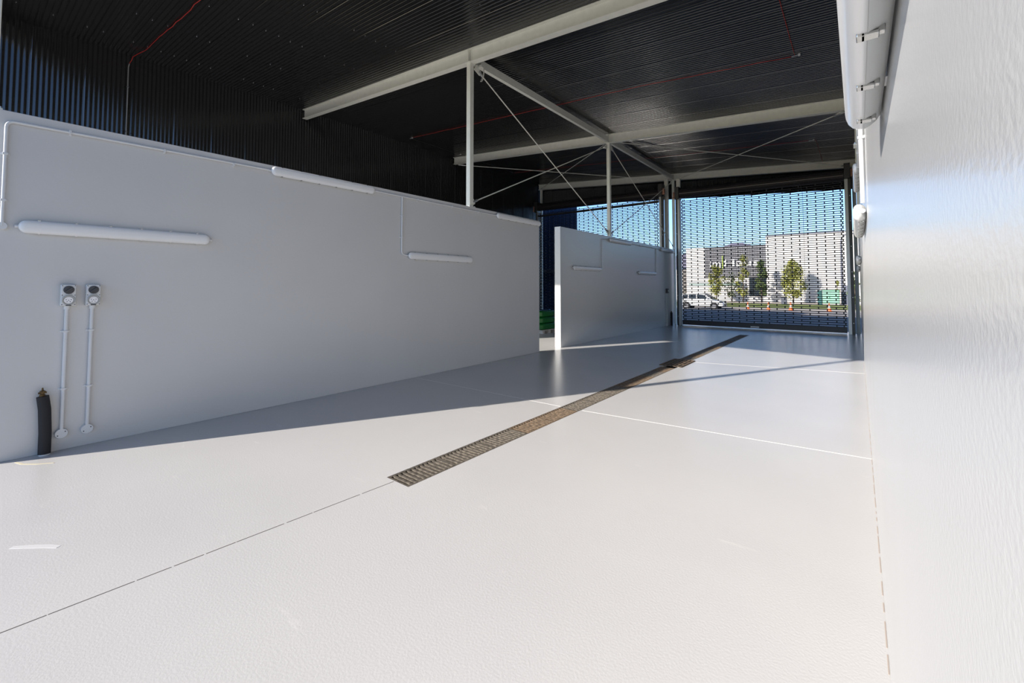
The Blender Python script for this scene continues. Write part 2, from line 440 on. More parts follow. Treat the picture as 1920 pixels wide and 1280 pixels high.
# ------------------------------------------------------------------ roller shutters
def shutter(name, x0, x1, ztop, lab, tube_z, rail=False, tilt=0.):
    t = bpy.data.objects.new(name, None); COL.objects.link(t); t.location = (0, YE, 0); t['kind'] = 'structure'; t['label'] = lab
    # curtain: rods and links
    P = .0695; half = .2315; bm = BM()
    z = .205; k = 0
    gx0, gx1 = x0+.03, x1-.03
    while z < ztop:
        tube(bm, [(gx0, 0, z), (gx1, 0, z)], .0145, 6, caps=False)
        xs = []
        x = x0+.16+(half if k % 2 else 0)
        while x < x1-.12:
            xs.append(x); x += 2*half
        e = .045 if k % 2 else .085
        xs += [x0+e+.02, x1-e-.02]
        for x in xs:
            w = .0165
            box(bm, x-w, x+w, -.008, .008, z, z+P)
        z += P; k += 1
    obj('curtain', bm, CURT, t)
    bm = BM(); box(bm, x0+.03, x1-.03, -.02, .02, .035, .205); obj('bottom_bar', bm, CURT, t)
    for x, s in ((x0, 1), (x1, -1)):
        bm = BM(); a, b = sorted((x, x-s*.09))
        box(bm, a, b, -.045, -.035, 0, ztop+.05); box(bm, a, b, .035, .045, 0, ztop+.05)
        c, d = sorted((x-s*.09, x-s*.08)); box(bm, c, d, -.035, .035, 0, ztop+.05)
        g = obj('guide_rail', bm, ALU, t, bevel=.003)
        bm = BM(); a, b = sorted((x-s*.09, x-s*.17))
        box(bm, a, b, -.01, .06, 0, ztop+.2); obj('guide_angle', bm, DARK, t)
        for q in range(6):
            bm = BM(); lathe(bm, [(.012, 0), (.012, -.012)], (x-s*.13, -.01, .35+q*.8), axis='y', n=8); obj('bolt', bm, GALV, t)
        bm = BM(); box(bm, min(x, x-s*.16), max(x, x-s*.16), -.16, .19, ztop+.02, tube_z+.30); obj('end_bracket', bm, DARK, t, bevel=.01)
        bm = BM(); xx = x-s*.19; box(bm, xx-.05, xx+.05, -.10, -.02, tube_z-.12, tube_z+.12); box(bm, xx-.07, xx+.07, -.12, -.10, tube_z-.14, tube_z-.08)
        obj('mounting_bracket', bm, PRIMER, t, bevel=.008)
    n = 40
    bm = BM(); dz = tilt*(x1-x0)/2
    tube(bm, [(x0+.01, .02, tube_z+dz), (x1-.01, .02, tube_z-dz)], .165, 28); tb = obj('roller_tube', bm, TUBE, t, smooth='auto')
    # coiled curtain ribs on the tube
    bm = BM()
    for a in [2*PI*i/18 for i in range(18)]:
        cy, cz = .02+math.cos(a)*.165, math.sin(a)*.165
        tube(bm, [(x0+.03, cy, tube_z+dz+cz), (x1-.03, cy, tube_z-dz+cz)], .012, 6)
    obj('coiled_slat', bm, CURT, tb)
    if rail:
        bm = BM(); box(bm, x0, x1, -.10, -.05, 4.86, 4.94); obj('head_rail', bm, DARK, t)
    return t
shutter('door_1', -5.34, -.26, 4.86, 'tall see-through grille shutter on the right, lowered', 5.06, tilt=.02)
shutter('door_2', -12.05, -6.15, 5.06, 'tall see-through grille shutter behind the left walls, lowered', 5.28, rail=True, tilt=.02)
bm = BM(); box(bm, -2.98, -2.72, YE-.024, YE-.021, .06, .10)
o = obj('maker_label', bm, SIGNW, bpy.data.objects['door_1']); o.location = (0, -YE, 0)
o['label'] = 'small white maker label on the bottom bar'
bm = BM(); box(bm, -5.3, -.3, YE-.10, YE+.14, 0, .012)
struct('trim_6', bm, ALU, 'pale metal strip under the right shutter')  # thin flat metal strip laid across the floor
bm = BM(); box(bm, -12.0, -6.2, YE-.06, YE+.10, 0, .012)
struct('trim_7', bm, ALU, 'pale metal strip under the left shutter')

bm = BM(); tube(bm, [(-.14, 0, 3.75), (-.05, 0, 3.55), (-.01, 0, 3.3), (0, 0, 2.4), (0, 0, 0)], .005, 6)
o = obj('pull_cord', bm, PDARK, smooth=True); o.location = (-1.34, 16.98, 1.25); tag(o, 'thin dark cord hanging in front of the right shutter', 'cord')
# ------------------------------------------------------------------ weatherproof lights
def stadium(L, H, r, n=7):
    pts = []
    for cx, cz, a0 in ((L/2-r, H/2-r, 0), (-L/2+r, H/2-r, PI/2), (-L/2+r, -H/2+r, PI), (L/2-r, -H/2+r, 1.5*PI)):
        for i in range(n+1):
            a = a0+PI/2*i/n; pts.append((cx+r*math.cos(a), cz+r*math.sin(a)))
    return pts
def loft(bm, layers):   # layers: (x, L, H, r)
    rings = [[bm.verts.new((x, a, b)) for a, b in stadium(L, H, r)] for x, L, H, r in layers]
    n = len(rings[0])
    for i in range(len(rings)-1):
        for k in range(n): bm.faces.new((rings[i][k], rings[i][(k+1)%n], rings[i+1][(k+1)%n], rings[i+1][k]))
    bm.faces.new(rings[0][::-1]); bm.faces.new(rings[-1])
LL = 1.50
_proto = None
def light_fixture(side, y, z, lab, L=LL, group='long weatherproof wall lights'):
    global _proto
    if _proto is None:
        t = thing('wall_light', lab, 'wall light', (0,0,0), group)
        bm = BM(); loft(bm, [(.004, LL-.10, .070, .032), (.012, LL-.06, .092, .042), (.024, LL-.02, .106, .050), (.032, LL-.004, .113, .055), (.037, LL, .118, .058)])
        obj('housing', bm, PGREY, t, smooth='auto')
        bm = BM(); loft(bm, [(.0372, LL, .116, .057), (.048, LL-.002, .114, .056), (.060, LL-.012, .104, .051), (.069, LL-.034, .082, .040), (.074, LL-.064, .052, .025), (.0755, LL-.09, .026, .012)])
        obj('diffuser', bm, DIFF, t, smooth=True)
        for i in range(6):
            yy = -LL/2+.13+i*(LL-.26)/5
            for s in (-1, 1):
                bm = BM(); a, b = s*.0565, s*.0625
                box(bm, .022, .046, yy-.011, yy+.011, min(a, b), max(a, b))
                box(bm, .040, .052, yy-.011, yy+.011, min(s*.053, b), max(s*.053, b))
                box(bm, .014, .024, yy-.007, yy+.007, min(s*.048, s*.060), max(s*.048, s*.060))
                obj('clip', bm, CHROME, t, bevel=.0015)
        for yy in (-.45, .45):
            bm = BM(); box(bm, 0, .006, yy-.03, yy+.03, -.03, .03); obj('wall_bracket', bm, GALV, t)
        for s in (-1, 1):
            bm = BM(); tube(bm, [(.022, s*(LL/2-.02), 0), (.022, s*(LL/2+.02), 0)], .015, 12); obj('cable_gland', bm, PLAST, t, smooth='auto')
        _proto = t
    else:
        t = copy_tree(_proto); tag(t, lab, 'wall light', group)
    if side == 'L': t.location = (XL, y, z)
    else: t.location = (XR, y, z); t.rotation_euler = (0, 0, PI)
    t.scale = (1, L/LL, 1)
    return t
G = 'long weatherproof wall lights'
light_fixture('L', .965, 2.005, 'long white wall light above the two power outlets', 1.42)
light_fixture('L', 3.04, 2.925, 'long white wall light near the top of the long left wall, nearer one', 1.47)
light_fixture('L', 5.16, 1.985, 'white wall light below the drop conduit on the long left wall', 1.48)
light_fixture('L', 7.37, 2.92, 'white wall light at the top far corner of the long left wall', 1.53)
light_fixture('L', 10.38, 1.97, 'lower left wall light on the far left wall', 1.55)
light_fixture('L', 12.47, 2.86, 'wall light along the top edge of the far left wall, nearer one', 1.55)
light_fixture('L', 14.62, 1.95, 'lower right wall light on the far left wall', 1.55)
light_fixture('L', 16.65, 2.86, 'wall light along the top edge of the far left wall beside the shutters', 1.45)
light_fixture('R', .80, 1.955, 'large white wall light close up on the right wall', 1.42)
light_fixture('R', 2.78, 2.93, 'white wall light high on the right wall behind the close-up light', 1.47)
light_fixture('R', 4.56, 2.0, 'white wall light at the foot of the white conduit on the right wall', 1.48)
light_fixture('R', 7.37, 2.92, 'narrow grey wall light high on the right wall beyond the close-up light', 1.53)
light_fixture('R', 10.38, 1.97, 'small low wall light on the right wall, nearer one', 1.55)
light_fixture('R', 12.47, 2.86, 'small high wall light on the right wall past the narrow grey one', 1.55)
light_fixture('R', 14.62, 1.95, 'small low wall light on the right wall nearest the shutter', 1.55)

# ------------------------------------------------------------------ conduits
def conduit(side, paths, saddles, lab, r=.0125, boxes=(), group='white conduit runs'):
    X = XL if side == 'L' else XR; s = 1 if side == 'L' else -1
    t = thing('electrical_conduit', lab, 'conduit', (X, paths[0][0][0], paths[0][0][1]), group)
    oy, oz = paths[0][0]
    off = s*(r+.008)
    for p in paths:
        q = [(off, a-oy, b-oz) for a, b in p]
        pts = [q[0]]
        for i in range(1, len(q)-1):
            pts += elbow(q[i-1], q[i], q[i+1], .055)
        pts.append(q[-1])
        bm = BM(); tube(bm, pts, r, 12); obj('pipe', bm, PLAST, t, smooth='auto')
    for y, z, d in saddles:
        y -= oy; z -= oz
        bm = BM(); a, b = sorted((0, s*(2*r+.012)))
        if d == 'h': box(bm, a, b, y-.009, y+.009, z-r-.004, z+r+.004); box(bm, *sorted((0, s*.004)), y-.009, y+.009, z-r-.016, z+r+.016)
        else: box(bm, a, b, y-r-.004, y+r+.004, z-.009, z+.009); box(bm, *sorted((0, s*.004)), y-r-.016, y+r+.016, z-.009, z+.009)
        obj('saddle', bm, PLAST, t, bevel=.003)
    for y, z in boxes:
        bm = BM(); lathe(bm, [(.033, 0), (.033, .026), (.030, .031)], (0, y-oy, z-oz), axis='x', n=24)
        if s < 0:
            for v in bm.verts: v.co.x *= -1
        obj('junction_box', bm, PLAST, t, smooth='auto')
    return t
zt = 2.905
conduit('L', [[(.165, 2.00), (.165, zt), (2.29, 2.93)]], [(.165, 2.62, 'v'), (.165, 2.22, 'v')]+[(y, zt+.006, 'h') for y in (.55, 1.25, 1.9)],
        'white conduit rising at the left edge and running to the first high light', boxes=[(.165, 2.0)])
conduit('L', [[(3.79, 2.93), (6.59, 2.92)], [(4.30, 2.925), (4.30, 2.0), (4.42, 1.985)]], [(4.30, 2.62, 'v'), (4.30, 2.27, 'v'), (4.62, 2.925, 'h'), (5.4, 2.925, 'h'), (6.1, 2.922, 'h')],
        'white conduit with a drop to the lower light on the long left wall')
conduit('L', [[(11.20, 1.97), (11.25, 1.97), (11.25, 2.85), (11.70, 2.86)]], [(11.25, 2.6, 'v'), (11.25, 2.2, 'v')], 'conduit linking the lower left light of the far wall to the top edge')
conduit('L', [[(13.25, 2.86), (15.92, 2.86)], [(15.44, 1.95), (15.50, 1.95), (15.50, 2.85)]], [(14.0, 2.86, 'h'), (14.8, 2.86, 'h'), (15.5, 2.6, 'v'), (15.5, 2.2, 'v')], 'conduit linking the right hand lights of the far left wall')
conduit('R', [[(3.52, 2.93), (3.78, 2.93), (3.78, 2.05)], [(3.6, 2.93), (6.6, 2.92)]], [(3.78, 2.5, 'v'), (5.0, 2.925, 'h'), (5.9, 2.922, 'h')], 'white conduit dropping to the second low light on the right wall', r=.0125)
conduit('R', [[(11.20, 1.97), (11.25, 1.97), (11.25, 2.85), (11.70, 2.86)]], [(11.25, 2.6, 'v')], 'conduit linking the small lights of the right wall')
# grey conduit on the black cladding
t = thing('cladding_conduit', 'thin grey conduit running down the black ribbed side wall', 'conduit', (XC+.02, 2.07, 0))
bm = BM(); tube(bm, [(.01, 0, 0), (.01, 0, 6.34)]+[(.01+.03*i, .0, 6.34+.05*math.sin(i*PI/6)) for i in (1, 2, 3)], .011, 8); obj('pipe', bm, mat('conduit_grey', (.22, .22, .22), .4), t, smooth='auto')
for z in (3.6, 4.9, 5.9):
    bm = BM(); box(bm, -.01, .02, -.025, .025, z-.008, z+.008); obj('saddle', bm, PDARK, t)

# red cable on the ceiling
def cable(pts, lab, r=.004, m=REDW, jitter=.012, off=.022, group='red cables under the roof'):
    P = []
    for i in range(len(pts)-1):
        a, b = Vector(pts[i]), Vector(pts[i+1]); n = max(2, int((b-a).length/.25))
        for k in range(n):
            p = a.lerp(b, k/n)
            if k: p += Vector((0, random.uniform(-jitter, jitter), random.uniform(-jitter, jitter)*.3))
            P.append(p)
    P.append(Vector(pts[-1]))
    o0 = P[0].copy()
    bm = BM(); tube(bm, [tuple(p-o0) for p in P], r, 5, caps=True)
    o = obj('ceiling_cable', bm, m, smooth=True); o.location = o0
    return tag(o, lab, 'cable', group)
def rc(x, y, d=.02): return (x, y, zc(x)-d)
cable([rc(-.8, 2.3), rc(-8.5, 2.28), rc(-11.80, 2.22), (-12.3, 2.10, zc(-12.3)-.09), (XC+.05, 2.07, 6.40)], 'red cable sagging along the black roof to the conduit in the upper left', .006)
cable([rc(-.80, .3), rc(-.79, 9.20)], 'red cable running lengthwise under the roof at the top right', .004)
cable([rc(-.79, 9.22), rc(-3.83, 9.09), rc(-11.80, 9.26)], 'long red cable crossing under the black roof above the middle beam', .005)
cable([rc(-11.80, 9.28), rc(-11.83, 14.9)], 'dark thin cable along the left side of the roof', .003, PDARK)
cable([rc(-.83, 14.94), rc(-11.82, 15.0)], 'faint red cable crossing under the roof before the shutters', .0035)
cable([rc(-.83, 14.96), rc(-.82, 17.75)], 'short thin cable running from the far bay towards the shutter head', .0035)
for x, y, lab in ((-.79, 9.21, 'small pale cable clamp on the roof at the corner of the red cable, right side'),
                  (-11.80, 9.27, 'small pale cable clamp on the roof at the left end of the long red cable'),
                  (-11.83, 11.60, 'small pale cable clamp on the dark roof near the left end of the middle beam'),
                  (-.95, 14.94, 'small pale cable clamp on the roof near the right end of the far bay')):
    t = thing('cable_clamp', lab, 'clamp', (x, y, zc(x)-.01), 'roof cable clamps')
    bm = BM(); box(bm, -.05, .05, -.012, .012, -.022, -.008); obj('clamp_body', bm, GALV, t)
    bm = BM(); box(bm, .05, .085, -.02, .02, -.026, 0); obj('clamp_foot', bm, PLAST, t)

# ------------------------------------------------------------------ power outlets
def outlet(y, lab, near):
    t = thing('power_outlet', lab, 'power outlet', (XL, y, 1.405), 'industrial power outlets')
    bm = BM(); box(bm, 0, .052, -.052, .052, -.099, .099); obj('back_box', bm, PGREY, t, bevel=.008)
    bm = BM(); box(bm, .052, .066, -.049, .049, -.096, .096); fp = obj('face_plate', bm, PLAST, t, bevel=.005)
    for sy in (-1, 1):
        for z in (-.086, .0, .086):
            bm = BM(); lathe(bm, [(.004, .0655), (.004, .0672)], (0, sy*.041, z), axis='x', n=8); obj('screw', bm, PDARK, fp)
    bm = BM(); lathe(bm, [(.036, .066), (.036, .075), (.032, .080)], (0, 0, .048), axis='x', n=28); sw = obj('rotary_switch', bm, PDARK, t, smooth='auto')
    bm = BM(); box(bm, .080, .094, -.007, .007, -.030, .030); g = obj('switch_grip', bm, PDARK, sw, bevel=.002); g.location = (0, 0, .048); g.rotation_euler = (math.radians(-48), 0, 0)
    bm = BM(); box(bm, .066, .074, -.024, .024, .002, .010); obj('hinge_bar', bm, PGREY, t, bevel=.002)
    bm = BM(); lathe(bm, [(.045, .066), (.046, .078), (.041, .083), (.036, .078), (.034, .072)], (0, 0, -.046), axis='x', n=28); sk = obj('socket_ring', bm, mat('cover_grey', (.55, .55, .53), .15), t, smooth='auto')
    bm = BM(); lathe(bm, [(.030, .072), (.030, .082)], (0, 0, -.046), axis='x', n=28); si = obj('socket_insert', bm, SIGNW, t, smooth='auto')
    for a in range(5):
        ang = a*2*PI/5+PI/2; ry = .017*math.cos(ang) if a else 0; rz = .017*math.sin(ang) if a else 0
        bm = BM(); lathe(bm, [(.0035, .0815), (.0035, .0825)], (0, ry, rz-.046), axis='x', n=8); obj('pin_hole', bm, PDARK, si)
    bm = BM(); box(bm, .066, .084, -.018, .018, -.097, -.089); obj('cover_catch', bm, PDARK, t, bevel=.002)
    return t
outlet(.577, 'left of the two grey power outlets on the long wall', True)
outlet(.742, 'right of the two grey power outlets on the long wall', False)
for y, lab in ((.570, 'white vertical conduit below the left power outlet, ending in a round cap'), (.738, 'white vertical conduit below the right power outlet, ending in a round cap')):
    t = thing('outlet_conduit', lab, 'conduit', (XL, y, .155), 'outlet conduits')
    bm = BM(); tube(bm, [(.022, 0, .0), (.022, .003, 1.152)], .0145, 12); obj('pipe', bm, PLAST, t, smooth='auto')
    bm = BM(); tube(bm, [(.022, .003, 1.12), (.022, .003, 1.152)], .021, 12); obj('collar', bm, PLAST, t, smooth='auto')
    for z in (.40, .92):
        bm = BM(); box(bm, 0, .040, -.018, .018, z-.008, z+.008); box(bm, 0, .005, -.034, .034, z-.008, z+.008); obj('saddle', bm, PLAST, t, bevel=.003)
    bm = BM(); lathe(bm, [(.044, 0), (.044, .028), (.041, .036), (.0, .037)], (0, 0, 0), axis='x', n=28); jc = obj('round_cap', bm, PLAST, t, smooth='auto')
    for s in (-1, 1):
        bm = BM(); lathe(bm, [(.005, .036), (.005, .0385)], (0, s*.024, s*.015), axis='x', n=8); obj('screw', bm, PDARK, jc)
# lagged pipe stub
t = thing('pipe_stub', 'short black foam-lagged pipe standing against the left wall with a corroded brass top', 'pipe', (XL+.052, .455, 0))
bm = BM(); tube(bm, [(0, .012, .012), (-.003, .012, .2), (.0, .003, .40), (-.002, -.012, .515)], .040, 18, radii=[.041, .041, .041, .040]); obj('lagging', bm, LAG, t, smooth='auto')
bm = BM(); tube(bm, [(0, .012, 0), (0, .012, .014)], .036, 16); obj('floor_collar', bm, PLAST, t, smooth='auto')
bm = BM(); lathe(bm, [(.017, .505), (.020, .53), (.013, .535), (.013, .548), (.019, .550), (.019, .562), (.007, .568), (.005, .590)], (-.002, -.014, 0), n=14); vf = obj('brass_fitting', bm, BRASS, t, smooth='auto')
bm = BM(); tube(bm, [(-.002, -.04, .545), (-.002, .012, .548)], .008, 8); obj('lever', bm, BRASS, vf)

# far end switch and its two conduits
t = thing('isolator_switch', 'small dark isolator box on the far end of the far left wall', 'switch', (XL, 16.55, 1.33))
bm = BM(); box(bm, 0, .08, -.06, .06, -.09, .09); obj('switch_box', bm, PDARK, t, bevel=.008)
bm = BM(); lathe(bm, [(.03, .08), (.03, .095)], (0, 0, 0), axis='x', n=16); obj('knob', bm, PGREY, t)
t = thing('isolator_conduit', 'pair of thin conduits under the isolator box on the far left wall', 'conduit', (XL, 16.55, 0))
for dy in (-.06, .06):
    bm = BM(); tube(bm, [(.022, dy*.4, 1.24), (.022, dy, 1.1), (.022, dy, .05)], .013, 8); obj('pipe', bm, PGREY, t, smooth='auto')
    bm = BM(); lathe(bm, [(.04, 0), (.04, .03)], (0, dy, .04), axis='x', n=16); obj('round_cap', bm, PGREY, t)
t = thing('pipe_stub', 'short black lagged pipe at the foot of the far left wall beside the shutters', 'pipe', (XL+.052, 16.95, 0))
bm = BM(); tube(bm, [(0, 0, 0), (0, 0, .5)], .042, 14); obj('lagging', bm, LAG, t, smooth='auto')
bm = BM(); lathe(bm, [(.017, .5), (.02, .53), (.01, .55)], (0, 0, 0), n=12); obj('brass_fitting', bm, BRASS, t)

# ------------------------------------------------------------------ drain grates
def grate_mesh():
    bm = BM(); L = .4985; w = DX1-DX0
    a, b = -w/2+.002, w/2-.002
    box(bm, a, a+.020, 0, L, -.022, -.001); box(bm, b-.020, b, 0, L, -.022, -.001)
    n = 11
    for i in range(n+1):
        y = i*(L-.019)/n
        box(bm, a+.020, b-.020, y, y+.019, -.020, -.001)
    return bm
xc = (DX0+DX1)/2
protos = {}
for m, nm in ((GRATE, 'g'), (RUST, 'r')):
    o = obj('drain_grate', grate_mesh(), m); protos[nm] = o
rusty = {3, 4, 8, 9, 11}
Y = DY0; i = 0; used = set()
while Y < DY1-.4:
    if 8.18 < Y+.25 < 9.13: Y += .5; i += 1; continue
    k = 'r' if i in rusty or Y > 9.1 and i % 3 == 0 else 'g'
    o = protos[k] if k not in used else protos[k].copy()
    if k in used: COL.objects.link(o)
    used.add(k)
    o.location = (xc, Y, 0)
    if i == 0: tag(o, 'grey slotted iron drain grate at the near end of the drain line', 'drain grate', 'slotted drain grates')
    elif k == 'r': tag(o, 'rusty brown slotted iron drain grate in the long floor drain', 'drain grate', 'rusty slotted drain grates')
    else: tag(o, 'grey slotted iron drain grate set in the long floor drain', 'drain grate', 'slotted drain grates')
    Y += .5; i += 1
t = thing('cross_grate', 'wider rusty barred grate over the pit part way along the floor drain', 'drain grate', (-2.775, 8.22, 0))
bm = BM(); box(bm, -.215, .215, 0, .86, .0005, .003); obj('pit_shade_sheet', bm, JOINTPIT, t)  # dark sheet stands for the shade in the pit below the bars
bm = BM()
for k in range(6):
    x = -.205+k*.0755
    box(bm, x, x+.032, 0, .86, .003, .014)
for y in (0, .28, .57, .845): box(bm, -.205, .205, y, y+.014, .003, .012)
obj('grate_bars', bm, RUST, t)

# ------------------------------------------------------------------ green strapped load in the left bay
t = thing('strapped_load', 'dark green strapped load on a grey pallet behind the left walls', 'crate stack', (-8.35, 11.75, 0))
bm = BM()
for y in (-.35, 0, .33): box(bm, -.55, .55, y-.05, y+.05, 0, .09)
for k in range(6): box(bm, -.55+k*.19, -.55+k*.19+.14, -.45, .45, .09, .115)
obj('pallet', bm, WOOD, t)
for k in range(3):
    bm = BM(); z0 = .118+k*.20; e = .02*k
    loftpts = [(z0, .50-e, .40), (z0+.03, .53-e, .43), (z0+.15, .54-e, .44), (z0+.19, .50-e, .41)]
    rings = []
    for z, a, b in loftpts:
        rings.append([bm.verts.new((p, q, z)) for p, q in stadium(2*a, 2*b, .12)])
    n = len(rings[0])
    for i in range(3):
        for j in range(n): bm.faces.new((rings[i][j], rings[i][(j+1)%n], rings[i+1][(j+1)%n], rings[i+1][j]))
    bm.faces.new(rings[0][::-1]); bm.faces.new(rings[-1])
    obj('green_tray', bm, GREENC, t, smooth='auto')
for x in (-.25, .25):
    bm = BM(); box(bm, x-.02, x+.02, -.46, -.445, .1, .74); box(bm, x-.02, x+.02, -.46, .46, .715, .725); box(bm, x-.02, x+.02, .445, .46, .1, .74)
    obj('strap', bm, BLUES, t)

# ------------------------------------------------------------------ outside: shed behind left shutter and its added shade block
bm = BM(); box(bm, -32, XC-.12, .2, 18.1, 0, 9.6)
struct('wall_shade_block', bm, BLACK, 'unseen black block added beyond the side wall to shade the shed')  # unseen mass, added to keep the sun off the shed
t = thing('neighbouring_shed', 'dark blue grey clad shed seen behind the left shutter', 'building', (-12.52, 21.7, 0))
bm = BM(); hexa(bm, [(-16,0,-.3),(0,0,-.3),(-1.4,2.4,-.3),(-16,2.4,-.3),(-16,0,9),(0,0,9),(-1.4,2.4,9),(-16,2.4,9)]); obj('wall', bm, NEIGH, t)
bm = BM()
for i in range(60): box(bm, -.05-i*.26-.02, -.05-i*.26, -.03, 0, 2.6, 8.9)
obj('cover_strip', bm, mat('strip_blue', (.09, .14, .26), .4), t)
for x, w in ((-1.55, .22), (-2.55, .14), (-3.4, .2)):
    bm = BM(); box(bm, x, x+w, -.02, 0, .95, 2.25); obj('window', bm, mat('pale_blind', (.8, .8, .78), .5), t)  # pale panes of one even colour
bm = BM(); box(bm, -16, 0, -.25, 0, 2.35, 2.5); obj('canopy', bm, ALU, t)

# ------------------------------------------------------------------ outside: showroom building
YB = 70.
t = thing('showroom', 'white showroom building across the road with a dark slatted sign panel', 'building', (-9.98, YB, -.65))
def lx(x): return x+9.98
bm = BM(); box(bm, lx(-20.9), lx(-9.98), 0, 14, 0, 8.0); obj('left_wall', bm, WHITEB, t)
bm = BM(); box(bm, lx(-9.98), lx(6.5), -.3, 14, 0, 9.25); obj('right_wall', bm, WHITEB, t)
bm = BM(); box(bm, lx(-18.15), lx(-10.0), -.10, -.02, 3.5, 8.1); fb = obj('slatted_panel', bm, mat('panel_back', (.50, .50, .53), .6), t)
bm = BM(); x = lx(-18.15)
while x < lx(-10.0): box(bm, x, x+.075, -.16, -.10, 3.5, 8.12); x += .17
obj('slat', bm, FIN, fb)
bm = BM()
for z in [3.55+k*.45 for k in range(11)]: box(bm, lx(-18.15), lx(-10.0), -.17, -.16, z, z+.05)
obj('slat_rail', bm, FIN, fb)
bm = BM(); box(bm, lx(-12.2), lx(-10.02), -.12, 0, .8, 3.4); obj('dark_panel', bm, GLASS, t)  # dark glossy sheet below the right end of the slatted panel
bm = BM(); box(bm, lx(-20.5), lx(-13.0), -.08, 0, 2.3, 2.7); obj('window_band', bm, mat('pale_green_glass', (.30, .38, .36), .2), t)
bm = BM(); box(bm, lx(-20.95), lx(-9.98), -.05, .2, 7.95, 8.08); obj('parapet_cap', bm, ALU, t)
bm = BM(); box(bm, lx(-9.98), lx(6.5), -.36, -.2, 9.18, 9.33); obj('parapet_cap', bm, POLE, t)
def letters(body, x0, x1, z0, h, m, name):
    cu = bpy.data.curves.new('t', 'FONT'); cu.body = body; cu.size = 1; cu.extrude = .06; cu.offset = .012
    to = bpy.data.objects.new('t', cu); COL.objects.link(to)
    dg = bpy.context.evaluated_depsgraph_get(); me = bpy.data.meshes.new_from_object(to.evaluated_get(dg))
    bpy.data.objects.remove(to)
    xs = [v.co.x for v in me.vertices]; ys = [v.co.y for v in me.vertices]
    sx = (x1-x0)/(max(xs)-min(xs)); sy = h/(max(ys)-min(ys)); mx, my = min(xs), min(ys)
    for v in me.vertices:
        a, b, c = v.co; v.co = (x0+(a-mx)*sx, -.34-c, z0+(b-my)*sy)
    me.materials.clear(); me.materials.append(m)
    o = bpy.data.objects.new(name, me); COL.objects.link(o); o.parent = t
    return o
letters('im', lx(-17.35), lx(-15.85), 4.98+.05, 1.05, SIGNW, 'sign_lettering')
letters('Haus', lx(-15.40), lx(-10.85), 5.18, .95, SIGNW, 'sign_lettering')
bm = BM(); box(bm, lx(-15.66), lx(-15.54), -.40, -.26, 4.9, 6.7); obj('sign_bar', bm, SIGNG, t)
t = thing('white_warehouse', 'low white warehouse glimpsed left of the showroom', 'building', (-28, 72, -.65))
bm = BM(); box(bm, -9, 5.4, 0, 12, 0, 5.0); obj('wall', bm, WHITEB, t)
bm = BM(); box(bm, -9.1, 5.5, -.1, 12.1, 5.0, 5.4); obj('roof_edge', bm, NEIGH, t)
# hills
bm = BM(); pts = []
for i in range(60):
    x = -170+i*6.0
    pts.append((x, 27.3+3.2*math.sin(i*.45)+1.6*math.sin(i*1.1+1)))
pr = None
for x, h in pts:
    cur = (bm.verts.new((x, 300, -1)), bm.verts.new((x, 330, h)), bm.verts.new((x, 420, -1)))
    if pr:
        bm.faces.new((pr[0], cur[0], cur[1], pr[1])); bm.faces.new((pr[1], cur[1], cur[2], pr[2]))
    pr = cur
struct('hills', bm, HILL, smooth=True)

# trees
def tree(x, y, h, w, z0, lab, m, n=2600, leaf=.20, base=.12, name='street_tree'):
    t = thing(name, lab, 'tree', (x, y, zg(y)))
    bm = BM(); tube(bm, [(0,0,0), (.03,0,h*.3), (-.02,.03,h*.6), (0,0,h*.9)], .06, 8, radii=[.09, .07, .045, .015])
    for k in range(9):
        a = k*2.4; zz = h*(.2+.07*k)
        tube(bm, [(0,0,zz), (math.cos(a)*w*.25, math.sin(a)*w*.25, zz+h*.08), (math.cos(a)*w*.42, math.sin(a)*w*.42, zz+h*.16)], .02, 5, radii=[.03, .02, .008])
    obj('trunk', bm, BARK, t, smooth=True)
    bm = BM()
    clumps = []
    for k in range(26):
        f = random.random(); zz = h*(z0+(1-z0)*f)
        rr = w*.5*math.sin(PI*min(1, max(.06, (f*.88+.1))))**.7
        a = random.uniform(0, 2*PI); q = rr*random.uniform(.2, .8)
        clumps.append((math.cos(a)*q, math.sin(a)*q, zz, w*random.uniform(.13, .24)))
    for k in range(n):
        cx, cy, cz, cr = random.choice(clumps)
        d = Vector((random.gauss(0, 1), random.gauss(0, 1), random.gauss(0, 1.2))).normalized()*cr*random.uniform(.4, 1.1)
        p = Vector((cx, cy, cz))+d
        u = Vector((random.gauss(0, 1), random.gauss(0, 1), random.gauss(0, 1))).normalized(); v = u.cross(Vector((random.gauss(0, 1), random.gauss(0, 1), random.gauss(0, 1)))).normalized()
        s = leaf*random.uniform(.6, 1.2)
        vs = [bm.verts.new(p+u*s*.6), bm.verts.new(p+v*s*.3), bm.verts.new(p-u*s*.6), bm.verts.new(p-v*s*.3)]
        bm.faces.new(vs)
    obj('foliage', bm, m, t)
tree(-15.6, 65.7, 5.3, 2.4, .25, 'yellow green young tree left of the sign on the showroom', LEAF)
tree(-12.35, 66.5, 6.6, 1.9, .10, 'tall yellow green tree in front of the sign lettering', LEAF, n=1300)
tree(-10.2, 66.8, 5.4, 2.0, .12, 'dark bluish tree added in place of a tree shadow at the corner of the slatted panel', LEAF2)  # dark foliage stands in for the tree shadow on the wall
tree(-6.5, 66.0, 5.6, 3.0, .12, 'yellow green tree standing against the white showroom wall', LEAF, n=4200)
tree(-14.0, 67.5, 4.2, 2.2, .2, 'sparse dark tree between the two yellow green trees', LEAF2, n=700)
tree(-2.0, 67.5, 2.9, .5, .3, 'thin sapling above the pale green cabinet', LEAF, n=250)
tree(-.25, 52, 3.4, 1.1, .15, 'narrow green shrub glimpsed beside the right wall', LEAF2, n=900, name='tall_shrub')

